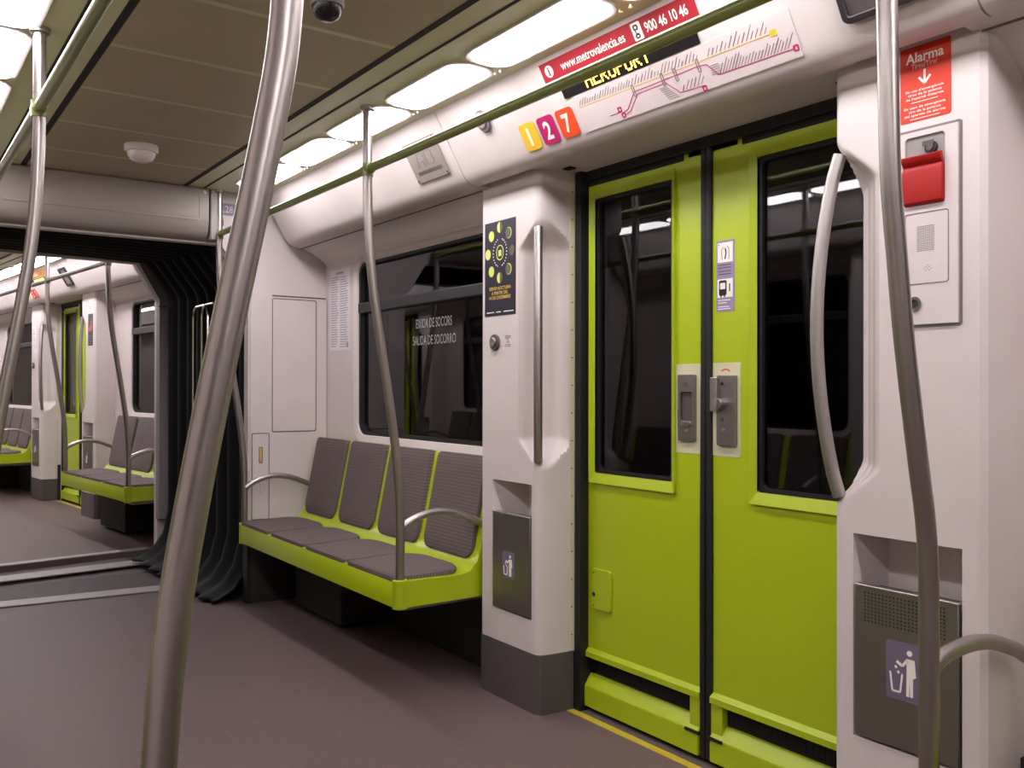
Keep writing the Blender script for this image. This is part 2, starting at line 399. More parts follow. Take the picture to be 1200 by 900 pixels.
def door_leaf(yc, sg, w0, w1, name, label, detail):
    """one sliding leaf; opens away from yc in direction sg; w0..w1 = window offsets"""
    X = 1.22; f = WALL(X)
    Y = lambda q: yc + sg * q
    D = thing(name, (X, Y(.3), .02), label, 'door', 'sliding door leaves', 'structure')
    e = .61; z0, z1 = .885, 1.895
    def bx(bm, a, b, za, zb, xa, xb): box(bm, xa, xb, min(Y(a), Y(b)), max(Y(a), Y(b)), za, zb)
    bm = nb()
    bx(bm, .022, e, .232, z0, X, X + .04); bx(bm, .022, e, z1, 1.965, X, X + .04)
    bx(bm, .022, w0, z0, z1, X, X + .04); bx(bm, w1, e, z0, z1, X, X + .04)
    bx(bm, .022, w0 - .075, 1.95, 2.0, X, X + .04)
    mk('door_panel', bm, 'green', D, smooth=False)
    # lower ledge
    bm = nb()
    a, b = min(Y(.022), Y(e)), max(Y(.022), Y(e))
    prism(bm, [(X, a, .236), (X - .014, a, .222), (X - .014, a, .203), (X + .03, a, .20), (X + .03, a, .236)], (0, b - a, 0))
    mk('lower_ledge', bm, 'green', D)
    # window surround
    u = sorted((-Y(w0), -Y(w1)))
    bm = nb(); f.ring(bm, (u[0] - .022, z0 - .036, u[1] + .022, z1 + .03), (u[0], z0, u[1], z1), .006, .004, -.02, .012, .012)
    mk('window_surround', bm, 'green', D)
    bm = nb(); f.ring(bm, (u[0] - .002, z0 - .002, u[1] + .002, z1 + .002), (u[0] + .012, z0 + .012, u[1] - .012, z1 - .012), .01, .02, -.03, -.008)
    mk('gasket', bm, 'black', D)
    bm = nb(); f.rect(bm, u[0], z0, u[1], z1, -.026, -.020); mk('window_pane', bm, 'glass', D)
    # slot with brush
    bm = nb(); bx(bm, .07, e, .13, .205, X + .02, X + .04)
    s = mk('slot', bm, 'slot', D)
    bm = nb()
    for k in range(66):
        q = .08 + k * .008; bx(bm, q, q + .004, .155, .203, X + .008, X + .02)
    mk('brush', bm, 'black', s, smooth=False)
    # kick box
    bm = nb(); a, b = min(Y(.025), Y(e)), max(Y(.025), Y(e))
    prism(bm, [(X + .035, a, .02), (X - .018, a, .02), (X - .018, a, .096), (X - .012, a, .104), (X + .012, a, .137), (X + .035, a, .137)], (0, b - a, 0))
    mk('kick_box', bm, 'green', D, bevel=.003)
    bm = nb(); bx(bm, .022, .068, .098, .203, X - .008, X + .02); mk('guide_block', bm, 'green', D, bevel=.002)
    bm = nb(); bx(bm, .018, .078, .090, .099, X - .022, X + .01); mk('guide_pad', bm, 'black', D)
    bm = nb(); tube(bm, [(X - .002, Y(.012 + .002 * math.sin(z * 3)), z) for z in [.02 + .18 * k for k in range(12)]], .0125, 10)
    bx(bm, 0, .024, .02, 2.0, X + .001, X + .03); mk('rubber_seal', bm, 'black', D)
    bm = nb(); bx(bm, w0 - .055, e, 1.945, 1.972, X - .004, X + .02); mk('top_guard', bm, 'slot', D, bevel=.002)
    if detail == 1:   # leaf with recessed latch
        u0, u1 = -Y(.137), -Y(.027)
        bm = nb(); f.rect(bm, u0, .985, u1, 1.277, 0, .0012, .002); mk('latch_sticker', bm, 'cream', D)
        bm = nb(); f.ring(bm, (u0 + .018, 1.025, u1 - .018, 1.243), (u0 + .03, 1.09, u1 - .03, 1.185), .007, .006, .001, .012); 
        lp = mk('latch_plate', bm, 'bin', D, bevel=.001)
        bm = nb(); f.rect(bm, u0 + .028, 1.088, u1 - .028, 1.187, -.001, .003); mk('latch_recess', bm, 'base', lp)
        bm = nb(); f.rect(bm, u0 + .034, 1.075, u1 - .034, 1.088, .008, .020, .004); mk('pull_lip', bm, 'chrome', lp)
        bm = nb(); f.disc(bm, (u0 + u1) / 2, 1.21, .008, .01, .014); f.disc(bm, (u0 + u1) / 2 + .006, 1.058, .006, .01, .014); mk('screw', bm, 'chrome', lp)
        bm = nb(); f.rect(bm, -2.522, .386, -2.418, .535, 0, .010, .012); h = mk('hinge_cover', bm, 'green', D, bevel=.002)
        bm = nb(); f.disc(bm, -2.508, .44, .008, .010, .012); f.disc(bm, -2.508, .52, .003, .010, .0115, 8); f.disc(bm, -2.508, .40, .003, .010, .0115, 8); mk('keyhole', bm, 'ink', h)
        bm = nb(); f.rect(bm, -Y(.146) - .001, z0 - .03, -Y(.146) + .001, 1.93, 0, .0006); mk('seam', bm, 'slot', D)
    if detail == 2:   # leaf with turning handle
        u0, u1 = -Y(.024), -Y(.135)
        u0, u1 = min(u0, u1), max(u0, u1)
        bm = nb(); f.rect(bm, u0, .985, u1, 1.277, 0, .0012, .002); mk('latch_sticker', bm, 'cream', D)
        bm = nb(); f.rect(bm, u0 + .024, 1.018, u1 - .012, 1.238, .001, .013, .006); lp = mk('latch_plate', bm, 'bin', D, bevel=.001)
        bm = nb(); f.rect(bm, u0 + .008, 1.125, u0 + .036, 1.232, .012, .026, .003); mk('turn_handle', bm, 'steelh', lp, bevel=.002)
        bm = nb(); f.disc(bm, u0 + .045, 1.150, .016, .012, .034); f.rect(bm, u0 + .041, 1.135, u0 + .049, 1.166, .034, .042); mk('turn_knob', bm, 'steelh', lp, bevel=.001)
        bm = nb()
        for zz in (1.212, 1.10, 1.065): f.disc(bm, u0 + .05, zz, .0065, .012, .016)
        mk('screw', bm, 'chrome', lp)
        bm = nb(); f.line(bm, [(u0 + .052 + .018 * math.cos(t), 1.245 + .012 * math.sin(t)) for t in [.4 + .23 * k for k in range(11)]], .004, .0012, .002); mk('turn_mark', bm, 'icon7', D)
        bm = nb(); f.rect(bm, -1.929, 1.437, -1.857, 1.661, 0, .0012, .003); st = mk('door_sticker', bm, 'lav', D)
        bm = nb(); f.rect(bm, -1.924, 1.592, -1.863, 1.654, .0012, .0018); f.rect(bm, -1.924, 1.482, -1.863, 1.54, .0012, .0018); mk('sticker_panels', bm, 'wtext', st)
        bm = nb()
        f.line(bm, [(-1.905, 1.60), (-1.908, 1.63), (-1.90, 1.64)], .0015, .0018, .0024); f.line(bm, [(-1.893, 1.636), (-1.889, 1.622), (-1.894, 1.602)], .0045, .0018, .0024)
        f.line(bm, [(-1.878, 1.60), (-1.878, 1.632), (-1.885, 1.642)], .0015, .0018, .0024); f.disc(bm, -1.918, 1.648, .0022, .0018, .0024, 8)
        f.ring(bm, (-1.918, 1.488, -1.887, 1.536), (-1.914, 1.508, -1.892, 1.528), .006, .003, .0018, .0024)
        f.rect(bm, -1.914, 1.49, -1.892, 1.507, .0018, .0024); f.rect(bm, -1.912, 1.483, -1.907, 1.49, .0018, .0024); f.rect(bm, -1.898, 1.483, -1.893, 1.49, .0018, .0024)
        f.rect(bm, -1.877, 1.500, -1.873, 1.524, .0018, .0024)
        for zz in (1.583, 1.574, 1.563, 1.554): f.rect(bm, -1.922, zz, -1.870, zz + .002, .0012, .0018)
        mk('pictogram', bm, 'ink', st)
        bm = nb()
        for zz, l in ((1.472, .05), (1.464, .035), (1.452, .045), (1.445, .05)): f.rect(bm, -1.922, zz, -1.922 + l, zz + .0025, .0012, .0018)
        mk('print_lines', bm, 'wtext', st)
    return D

def bench(y0, y1, n, label, arm=(1, 1), group='lime seat benches'):
    B = thing('seat_bench', (.95, (y0 + y1) / 2, .355), label, 'bench', group)
    bm = nb(); r = .035
    prof = [(.67, .357), (.67, .452), (.676, .458), (.95, .452), (1.0, .462), (1.035, .50), (1.052, .55), (1.125, .895), (1.135, .905), (1.172, .905), (1.172, .357)]
    ys = [y0, y0 + .01, y0 + .03, y1 - .03, y1 - .01, y1]; ins = [.03, .010, 0, 0, .010, .03]
    rows = []
    for y, i in zip(ys, ins):
        rows.append([bm.verts.new((max(x, .67 + i) if x < .70 else x, y, z)) for x, z in prof])
    m = len(prof)
    for a, b in zip(rows, rows[1:]):
        for k in range(m): bm.faces.new((a[k], a[(k + 1) % m], b[(k + 1) % m], b[k]))
    bm.faces.new(rows[0]); bm.faces.new(rows[-1][::-1])
    mk('bench_shell', bm, 'lip', B)
    for k, y in ((0, y0 + .026), (1, y1 - .026)):
        bm = nb(); tube(bm, [(.697, y, .350), (.697, y, .462)], .030, 20)
        mk('pole_socket', bm, 'lip', B, bevel=.003)
    p = (y1 - y0 - .03) / n
    for i in range(n):
        a = y0 + .015 + i * p + .014; b = y0 + .015 + (i + 1) * p - .014
        # seat cushion: rounded tongue over the front lip
        pts = []
        rr = .12
        for k in range(9): t = PI / 2 * k / 8; pts.append((1.0 - .09 + .09 * math.sin(t), b - rr + rr * math.cos(t)))
        for k in range(9): t = PI / 2 * k / 8; pts.append((1.0 - .09 + .09 * math.cos(t), a + rr - rr * math.sin(t)))
        for k in range(4): t = PI / 2 * k / 3; pts.append((.672 + .015 - .015 * math.sin(t), a + .015 - .015 * math.cos(t)))
        for k in range(4): t = PI / 2 * k / 3; pts.append((.672 + .015 - .015 * math.cos(t), b - .015 + .015 * math.sin(t)))
        bm = nb(); loops = []
        def loop(s, z):
            cx, cy = .84, (a + b) / 2
            return [bm.verts.new((cx + (x - cx) * s, cy + (y - cy) * s, z - (.010 if x < .70 and z > .47 else 0))) for x, y in pts]
        for s, z in ((1, .449), (1.01, .462), (1.0, .470), (.965, .476), (.80, .474), (.4, .470)): loops.append(loop(s, z))
        nn = len(pts)
        for A_, B_ in zip(loops, loops[1:]):
            for k in range(nn): bm.faces.new((A_[k], A_[(k + 1) % nn], B_[(k + 1) % nn], B_[k]))
        bm.faces.new(loops[0][::-1]); bm.faces.new(loops[-1])
        mk('seat_cushion', bm, 'seat', B)
        # backrest on its recline
        a += .014; b -= .014
        O = Vector((1.036, 0, .497)); Uv = Vector((1.118 - 1.036, 0, .915 - .497)); fr = Fr(O, (0, -1, 0), Uv)
        bm = nb(); L = Uv.length; loops = []
        base = []
        for (cx, cy, s0, rd) in ((-a - .03, L - .03, 0, .03), (-b + .03, L - .03, 1, .03), (-b + .05, .05, 2, .05), (-a - .05, .05, 3, .05)):
            for k in range(6):
                t = (s0 + k / 5) * PI / 2; base.append((cx + rd * math.cos(t), cy + rd * math.sin(t)))
        for s, h in ((1, -.022), (1, .004), (.985, .011), (.93, .014), (.5, .010)):
            cu, cv = -(a + b) / 2, L / 2
            loops.append([bm.verts.new(fr.p(cu + (x - cu) * s, cv + (y - cv) * (1 - (1 - s) * .7), h)) for x, y in base])
        nn = len(base)
        for A_, B_ in zip(loops, loops[1:]):
            for k in range(nn): bm.faces.new((A_[k], A_[(k + 1) % nn], B_[(k + 1) % nn], B_[k]))
        bm.faces.new(loops[0][::-1]); bm.faces.new(loops[-1])
        mk('backrest', bm, 'back', B)
    for k, y in ((0, y0 + .03), (1, y1 - .03)):
        if not arm[k]: continue
        bm = nb(); tube(bm, spline([(.70, y, .652), (.735, y, .676), (.80, y, .700), (.87, y, .708), (.95, y, .696), (1.03, y, .665), (1.10, y, .632)], 4), .0155, 12)
        mk('armrest', bm, 'steelh', B)
    bm = nb(); box(bm, .93, 1.17, y1 - .75, y1 - .16, .02, .357); mk('heater_box', bm, 'under', B, bevel=.005)
    for q in (y0 + .08, y1 - .15):
        bm = nb(); box(bm, .74, 1.15, q, q + .07, .325, .357); mk('bracket', bm, 'trimg', B)
    return B

POLE = [(.555, 2.25), (.555, 2.12), (.556, 1.95), (.560, 1.82), (.567, 1.70), (.580, 1.58), (.599, 1.45), (.622, 1.31), (.645, 1.17), (.665, 1.04), (.680, .93), (.690, .83), (.695, .74), (.697, .64), (.697, .55), (.697, .458)]
def pole(y, label, r=.0175, foot=.458, prof=None, arm=False):
    PL = prof or POLE
    P = thing('grab_pole', (.697, y, foot), label, 'pole', 'curved steel grab poles')
    bm = nb(); pts = spline([(x, y, z) for x, z in PL[:-1]] + [(PL[-1][0], y, foot)], 4); tube(bm, pts, r, 20); mk('tube', bm, 'steel', P)
    bm = nb(); tube(bm, [(.5555, y, 2.25), (.5555, y, 2.236), (.5555, y, 2.232)], [r + .010, r + .010, r + .002], 20); mk('ceiling_flange', bm, 'steelh', P)
    bm = nb(); tube(bm, [(.557, y - .028, 2.016), (.557, y + .028, 2.016)], .0205, 18); tube(bm, [(.557, y, 1.988), (.557, y, 2.036)], r + .0035, 18)
    mk('rail_clamp', bm, 'olive', P)
    if foot < .1:
        bm = nb(); x = PL[-1][0]; tube(bm, [(x, y, 0), (x, y, .012), (x, y, .016)], [.045, .045, .025], 20); mk('floor_flange', bm, 'steelh', P)
    if arm:
        bm = nb(); tube(bm, spline([(.722, y, .640), (.75, y, .660), (.80, y, .672), (.887, y, .676), (.974, y, .664), (1.067, y, .634), (1.12, y, .61)], 4), .0165, 14); mk('armrest', bm, 'steelh', P)
    return P

def rail(y0, y1, label, m='olive'):
    bm = nb(); tube(bm, [(.557, y, 2.016) for y in (y0, (y0 + y1) / 2, y1)], .0162, 20)
    return tag(mk('grab_rail', bm, m), label, 'rail', 'overhead grab rails')

def ceiling(y0, y1, label, name, pitch=.48, ph=2.47):
    o = thing(name, (0, (y0 + y1) / 2, H), label, 'ceiling', kind='structure')
    bm = nb(); box(bm, -.375, .375, y0, y1, H, H + .03); mk('centre_panel', bm, 'ceil', o, smooth=False)
    for s in (-1, 1):
        bm = nb(); box(bm, min(s * .386, s * .466), max(s * .386, s * .466), y0, y1, H, H + .03); mk('edge_panel', bm, 'ceils', o, smooth=False)
        bm = nb(); box(bm, min(s * .474, s * .79), max(s * .474, s * .79), y0, y1, H, H + .03); mk('side_panel', bm, 'ceils', o, smooth=False)
    for a_, b_ in ((.362, .386), (.465, .477)):
        for s in (-1, 1):
            bm = nb(); box(bm, min(s * a_, s * b_), max(s * a_, s * b_), y0, y1, H - .0015, H + .02); mk('slot', bm, 'slot', o, smooth=False)
    bm = nb(); box(bm, -.80, .80, y0, y1, H + .032, H + .05); mk('slot_backing', bm, 'slot', o, smooth=False)
    bm = nb(); y = ph
    while y - pitch > y0 + .1: y -= pitch
    while y < y1 - .1:
        prism(bm, [(-.36, y - .012, H), (-.36, y, H - .002), (-.36, y + .012, H)], (.72, 0, 0)); y += pitch
    mk('panel_ribs', bm, 'ceils', o)
    return o

def lights(spans, labels, group):
    for (a, b), l in zip(spans, labels):
        L = thing('ceiling_light', (.645, (a + b) / 2, H - .02), l, 'light', group)
        f = Fr((0, 0, H), (1, 0, 0), (0, -1, 0))     # faces down
        bm = nb(); f.ring(bm, (.556, -b - .018, .742, -a + .018), (.574, -b, .724, -a), .075, .06, 0, .008, .002); mk('light_trim', bm, 'white', L, bevel=.002)
        bm = nb(); f.rect(bm, .575, -b + .001, .723, -a - .001, .001, .012, .058); mk('light_lens', bm, 'lamp', L)
        bm = nb()
        for q in (a - .012, b + .012): f.disc(bm, .72, -q, .006, .012, .018, 10)
        mk('screw', bm, 'chrome', L)

# ================================================================== NEAR CAR
YC = 1.967
YB = -2.0
def floor_poly(name, pts, z, t, m, label):
    bm = nb(); prism(bm, [(x, y, z - t) for x, y in pts], (0, 0, t)); o = mk(name, bm, m, smooth=False)
    return tag(o, label, 'floor', kind='structure')
fl = floor_poly('floor', [(-1.26, YB), (1.26, YB), (1.26, 5.40), (.87, 5.44), (-.9, 5.62), (-1.26, 5.62)], 0, .05, 'floor', 'grey speckled vinyl floor of the near car')
bm = nb(); prism(bm, [(1.150, YC - .64, 0), (1.182, YC - .64, 0), (1.182, YC + .625, 0), (1.150, YC + .625, 0)], (0, 0, .002)); mk('safety_line', bm, 'yellow', fl)
bm = nb(); box(bm, 1.184, 1.26, YC - .64, YC + .60, 0, .003); mk('threshold_plate', bm, 'floord', fl)
ceiling(YB, 4.82, 'beige metal ceiling with two black slots in the near car', 'ceiling')

SPANS = [(-1.62, -1.10), (-1.05, -.53), (-.48, .04), (.09, .61), (.66, 1.20), (1.25, 1.78), (1.84, 2.40), (2.45, 2.945), (2.995, 3.47), (3.52, 4.00), (4.05, 4.60)]
for SX in (1, -1):
    side = 'right' if SX > 0 else 'left'
    cove(.962, 2.952, 'white curved bulkhead above the right-hand sliding doors', 'trim_1')
    cove(2.957, 4.81, 'white curved bulkhead above the right-hand bench window', 'trim_2')
    cove(YB, .957, 'white curved bulkhead at the near end, right-hand side', 'trim_3')
    soffit_window(2.94, 4.86, 'curved soffit under the bulkhead over the right-hand bench', 'trim_4')
    soffit_window(YB, 1.02, 'curved soffit at the near end over the right-hand seats', 'trim_5')
    soffit_door(YC, .66, 'flat grey soffit above the right-hand door leaves', 'trim_6')
    bm = nb(); box(bm, 1.24, 1.27, YC + .56, 3.1, 0, 2.02); box(bm, 1.24, 1.27, .90, YC - .575, 0, 2.02)
    o = mk('wall_' + side + '_jambs', bm, 'white', smooth=False); tag(o, 'white door jamb wall behind the right-hand pillars', 'wall', kind='structure')
    bm = nb()
    for k in (-1, 1):
        q = YC + k * .605; box(bm, 1.180 if k > 0 else 1.236, 1.238, min(q - k * .022, q + k * .010), max(q - k * .022, q + k * .010), 0, 2.0)
    mk('door_gasket', bm, 'black', o, bevel=.006)
    side_wall(2.95, 4.90, (3.10, 4.47, .93, 1.885), 'white wall with window behind the right-hand bench', 'wall_' + side)
    side_wall(YB, 1.02, (-.75, .62, .93, 1.885), 'white wall at the near end, right-hand side', 'wall_' + side + '_near')
    window(3.10, 4.47, .93, 1.885, 'window_1', 'dark window above the four-seat bench, right-hand side', texts=SX > 0)
    window(-.75, .62, .93, 1.885, 'window_2', 'dark window at the near end, right-hand side')
    door_leaf(YC, 1, .158, .548, 'door_1', 'lime green sliding door leaf nearer the gangway, right-hand side', 1 if SX > 0 else 0)
    door_leaf(YC, -1, .197, .575, 'door_2', 'lime green sliding door leaf nearer the camera, right-hand side', 2 if SX > 0 else 0)
    pillar(2.605, 1, 'white door pillar between the right-hand bench and the green doors', 'narrow steel litter bin in the pillar beside the four-seat bench, right-hand side', .045, .302, amp=.105, handle_bow=.05)
    pillar(1.378, -1, 'large white door pillar in the right foreground' if SX > 0 else 'white door pillar nearest the camera on the left-hand side',
           'wide steel litter bin with perforated band in the foreground pillar' if SX > 0 else 'steel litter bin in the near left-hand pillar', .060, .333, perforated=SX > 0, strip=False)
    rail(YB, 4.85 if SX > 0 else 4.80, 'long olive overhead grab rail above the right-hand seats and doors')
    lights(SPANS, ['bright rounded ceiling light, right-hand row, %s' % w for w in
           ('first from the rear wall', 'second from the rear wall', 'third from the rear wall', 'above the camera', 'just ahead of the camera', 'over the foreground pillar',
            'above the red web address sign', 'above the door edge nearest the bench', 'second from the pole at the bench', 'second from the gangway', 'closest to the gangway')],
           'ceiling lights in the near car')
    if SX > 0:
        bench(3.02, 4.83, 4, 'four-seat lime bench with grey backrests under the window')
        bench(-1.04, .78, 4, 'lime bench behind the foreground pillar at the right edge', arm=(1, 0))
    else:
        bench(3.02, 4.83, 4, 'four-seat lime bench on the left-hand side')
SX = 1
pole(3.045, 'curved steel pole at the near corner of the four-seat bench')
pole(4.81, 'curved steel pole at the gangway end of the four-seat bench')
PR = [(.560, 2.25), (.566, 2.12), (.580, 1.95), (.585, 1.82), (.589, 1.70), (.596, 1.58), (.615, 1.45), (.638, 1.30), (.666, 1.16), (.692, 1.04), (.712, .95), (.722, .87), (.726, .78), (.727, .66), (.727, .55), (.727, .458)]
pole(.95, 'curved steel pole with armrest in front of the alarm pillar', .0190, 0, PR, True)
SX = -1
PLF = [(.548, 2.25), (.549, 2.12), (.550, 1.95), (.553, 1.80), (.557, 1.68), (.566, 1.58), (.584, 1.48), (.604, 1.38), (.624, 1.285), (.645, 1.18), (.664, 1.08), (.681, .98), (.693, .88), (.700, .78), (.702, .66), (.702, .458)]
pole(1.0, 'thick slanting steel pole in the foreground, left of centre', .0185, 0, PLF)
pole(2.94, 'steel pole at the left edge crossing the left olive rail')
pole(4.81, 'steel pole on the left side beside the gangway')
SX = 1

# rear wall
bm = nb(); box(bm, -1.27, 1.27, YB - .05, YB, 0, 2.3); tag(mk('wall_back', bm, 'panel', smooth=False), 'grey panelled rear wall behind the camera', 'wall', kind='structure')

# ------------------------------------------------------------ gangway end
def end_wall(y0, y1, name, label, xo=.74, xt=.59, zt=1.97, zd=1.74):
    bm = nb()
    for s in (-1, 1):
        for P in ([(xo, 0), (1.22, 0), (1.22, zd), (xo, zd)], [(xo, zd), (1.22, zd), (1.22, H + .03), (xt, H + .03), (xt, zt)]):
            prism(bm, [(s * x, y0, z) for x, z in P], (0, y1 - y0, 0))
    prism(bm, [(-xt, y0, zt), (xt, y0, zt), (xt, y0, H + .03), (-xt, y0, H + .03)], (0, y1 - y0, 0))
    return tag(mk(name, bm, 'white', smooth=False), label, 'wall', kind='structure')
ew = end_wall(4.885, 4.95, 'wall_end', 'white end wall around the open gangway')
for s_ in (-1, 1):
    bm = nb(); box(bm, min(s_ * .736, s_ * 1.19), max(s_ * .736, s_ * 1.19), 4.881, 4.953, 0, .375); mk('kick_panel', bm, 'under', ew, smooth=False)
hp = thing('header_panel', (0, 4.83, 1.98), 'grey moulded header panel above the gangway opening', 'panel', kind='thing')
bm = nb(); hw = .50
prof = [(4.885, 2.25), (4.80, 2.25), (4.79, 2.243), (4.79, 2.10), (4.795, 2.05), (4.812, 2.01), (4.845, 1.985), (4.885, 1.978)]
prism(bm, [(-hw, y, z) for y, z in prof], (2 * hw - .004, 0, 0)); mk('panel_body', bm, 'panel', hp, bevel=.004)
hf = Fr((0, 4.79, 0), (1, 0, 0), (0, 0, 1))
bm = nb(); hf.ring(bm, (-.46, 2.075, .452, 2.212), (-.452, 2.083, .444, 2.204), .012, .010, -.001, .0025); mk('raised_border', bm, 'panel', hp)
bm = nb(); hf.disc(bm, .472, 2.226, .009, 0, .004); hf.disc(bm, -.48, 2.226, .009, 0, .004); mk('screw', bm, 'chrome', hp)
for s in (-1, 1):
    bm = nb(); x = s * (.532 if s > 0 else .532); box(bm, x - .026, x + .026, 4.80, 4.885, 1.98, 2.25)
    mk('end_cap', bm, 'trimg', hp, bevel=.006)

# corner cabinet on the end wall
ec = thing('equipment_cabinet', (.97, 4.87, 0), 'tall white corner cabinet at the gangway end of the bench', 'cabinet')
bm = nb(); prism(bm, [(x, y, 0) for x, y in ((.748, 4.884), (.752, 4.878), (.866, 4.862), (1.195, 4.862), (1.195, 4.884))], (0, 0, 1.71))
for v in bm.verts:
    if v.co.z < .1: v.co.z = .38
mk('cabinet_body', bm, 'white', ec)
bm = nb(); prism(bm, [(x, y, 0) for x, y in ((.754, 4.884), (.758, 4.881), (.868, 4.866), (1.195, 4.866), (1.195, 4.884))], (0, 0, .38)); mk('cabinet_base', bm, 'under', ec)
cf = Fr((0, 4.862, 0), (1, 0, 0), (0, 0, 1))
bm = nb(); cf.rect(bm, .868, 1.706, 1.19, 1.714, 0, .001); cf.ring(bm, (.868, .944, 1.132, 1.697), (.872, .949, 1.127, 1.692), .012, .009, -.001, .0008); mk('door_gap', bm, 'base', ec)
bm = nb(); cf.rect(bm, .873, .950, 1.126, 1.691, 0, .003, .008); mk('cabinet_door', bm, 'white', ec)
a, b = Vector((.752, 4.878, 0)), Vector((.866, 4.862, 0)); cg = Fr(a, b - a, (0, 0, 1))
bm = nb(); cg.ring(bm, (.006, .46, .104, .942), (.010, .464, .100, .938), .008, .006, -.001, .0012); mk('hatch_gap', bm, 'base', ec)
bm = nb(); cg.rect(bm, .011, .465, .099, .937, 0, .003, .006); hd = mk('small_hatch', bm, 'white', ec)
bm = nb(); cg.ring(bm, (.045, .775, .066, .865), (.05, .78, .061, .86), .004, .003, .002, .006); mk('latch_slot', bm, 'inkg', hd)
bm = nb(); cg.rect(bm, .050, .78, .061, .86, .001, .0035); mk('latch', bm, 'gold', hd)
bm = nb(); tube(bm, [cg.p(.052, .70, .006), cg.p(.054, .62, .006), cg.p(.062, .60, .006)], .003, 8); mk('key_hook', bm, 'paper', hd)

# overhead sticker next to the header
sg = thing('car_number_sign', (.64, 4.884, 2.10), 'mauve car number sticker with white lettering beside the gangway header', 'sign')
ef = Fr((0, 4.885, 0), (1, 0, 0), (0, 0, 1))
bm = nb(); ef.rect(bm, .578, 2.135, .77, 2.20, 0, .0015, .003); mk('sign_plate', bm, 'lav', sg)
text(ef, 'L28', .592, 2.150, .652, 2.186, 'wtext', sg, 'lettering', .002)
text(ef, '01S', .675, 2.150, .735, 2.186, 'wtext', sg, 'lettering', .002)
bm = nb(); ef.rect(bm, .588, 2.075, .602, 2.11, 0, .0015); ef.disc(bm, .595, 2.117, .005, 0, .0015); mk('pictogram', bm, 'ink', sg)

# gangway between the cars
PF = Matrix.Translation((-.15, 6.2, .04)) @ Matrix.Rotation(math.radians(6.5), 4, 'Z')
def sect(k, fold):
    """bellows section polyline, bottom to bottom; k=0 near end, 1 far end"""
    xo = .80 + .03 * k + fold; xt = .62 + .04 * k + fold * .5; zt = 2.0 + fold
    half = [(xo - .24, .012), (xo - .20, .02), (xo - .11, .07), (xo - .04, .17), (xo, .32), (xo, .8), (xo, 1.3), (xo, 1.74), (xo - .02, 1.79), (xt, zt - .01)]
    pts = [(x, z) for x, z in half]
    return pts + [(0, zt)] + [(-x, z) for x, z in reversed(pts)]
bm = nb(); rows = []; N = 65
for i in range(N + 1):
    k = i / N; fold = .022 * math.sin(k * 2 * PI * 8)
    w = []
    for (x, z) in sect(k, fold):
        A = Vector((x, 4.95, z)); Bq = PF @ Vector((x * 1.05, .03, z if z < 1.9 else z + .02)); Bq.z = Bq.z
        p = A.lerp(Bq, k)
        w.append(bm.verts.new(p))
    rows.append(w)
for a_, b_ in zip(rows, rows[1:]):
    for j in range(len(a_) - 1): bm.faces.new((a_[j], a_[j + 1], b_[j + 1], b_[j]))
o = mk('gangway_bellows', bm, 'bellows'); tag(o, 'black ribbed rubber bellows of the gangway between the cars', 'bellows', kind='thing')
sm = o.modifiers.new('solid', 'SOLIDIFY'); sm.thickness = .01; sm.offset = 1
floor_poly('floor_gangway', [(-1.0, 5.60), (.95, 5.42), (1.0, 6.80), (-1.05, 6.64)], .006, .04, mat('ribbed_rubber', srgb(92, 78, 82), .5, noise=(40, .12)), 'dark ribbed rubber floor plates of the gangway')
def fstrip(p, q, w, z, label):
    bm = nb(); p, q = Vector((*p, z)), Vector((*q, z)); t = (q - p).normalized(); n = Vector((-t.y, t.x, 0)) * w
    prism(bm, [p, q, q + n, p + n], (0, 0, .008)); tag(mk('threshold_strip', bm, 'strip', bevel=.003), label, 'strip', 'metal strips across the gangway floor')
fstrip((-.95, 5.60), (.87, 5.42), .14, .002, 'aluminium floor strip across the gangway, nearest the camera')
fstrip((-1.0, 6.09), (.80, 6.26), .17, .022, 'aluminium floor strip in the middle of the gangway')
bm = nb()
for k in range(26):
    y = 5.63 + k * .019; prism(bm, [(-.95, y, .006), (.84, y + .003 * k - .12 + .0 * k, .006), (.84, y + .003 * k - .117, .006), (-.95, y + .003, .006)], (0, 0, .0005))
mk('rib_lines', bm, 'under', bpy.data.objects['floor_gangway'], smooth=False)
for yv, ye, l in ((5.70, 5.40, 'thin steel hand loop on the bellows, nearer the far car'), (5.52, 5.22, 'thin steel hand loop on the bellows, nearer the bench')):
    bm = nb(); tube(bm, [(.675, -a_, b_) for a_, b_ in rrect(-yv, .82, -ye, 1.69, .07, 5)], .008, 8, closed=True)
    tag(mk('hand_loop', bm, 'chrome'), l, 'handrail', 'hand loops on the gangway bellows')

# ================================================================== signs in the near car
X = 1.03; f = WALL(X)
po = thing('poster', (X, 2.86, 1.478), 'dark night-service poster with moon phases on the bench-side pillar', 'poster')
bm = nb(); f.rect(bm, -2.960, 1.478, -2.752, 1.846, 0, .0015); mk('poster_sheet', bm, 'navy', po)
bm = nb(); bg = nb(); bo = nb()
cu, cv = -2.856, 1.722
for k, q in enumerate((90, 45, 0, -45, -90, -135, 180, 135)):
    t = math.radians(q); u, v = cu + .082 * math.cos(t), cv + .098 * math.sin(t)
    u = max(-2.958 + .019, min(-2.754 - .019, u)); v = min(v, 1.846 - .022)
    if k in (5, 6, 7): f.disc(bm, u, v, .0185, .0015, .002, rv=.021)
    elif k in (0, 4): f.disc(bg, u, v, .0185, .0015, .002, rv=.021); f.poly(bm, [(u - .0185 * math.sin(a_ * PI / 10), v + .021 * math.cos(a_ * PI / 10)) for a_ in range(11)], .002, .0024)
    else: f.disc(bm, u, v, .0195, .0015, .002, rv=.022) if k != 2 else None; f.disc(bg, u - .002, v, .0175, .002, .0024, rv=.020)
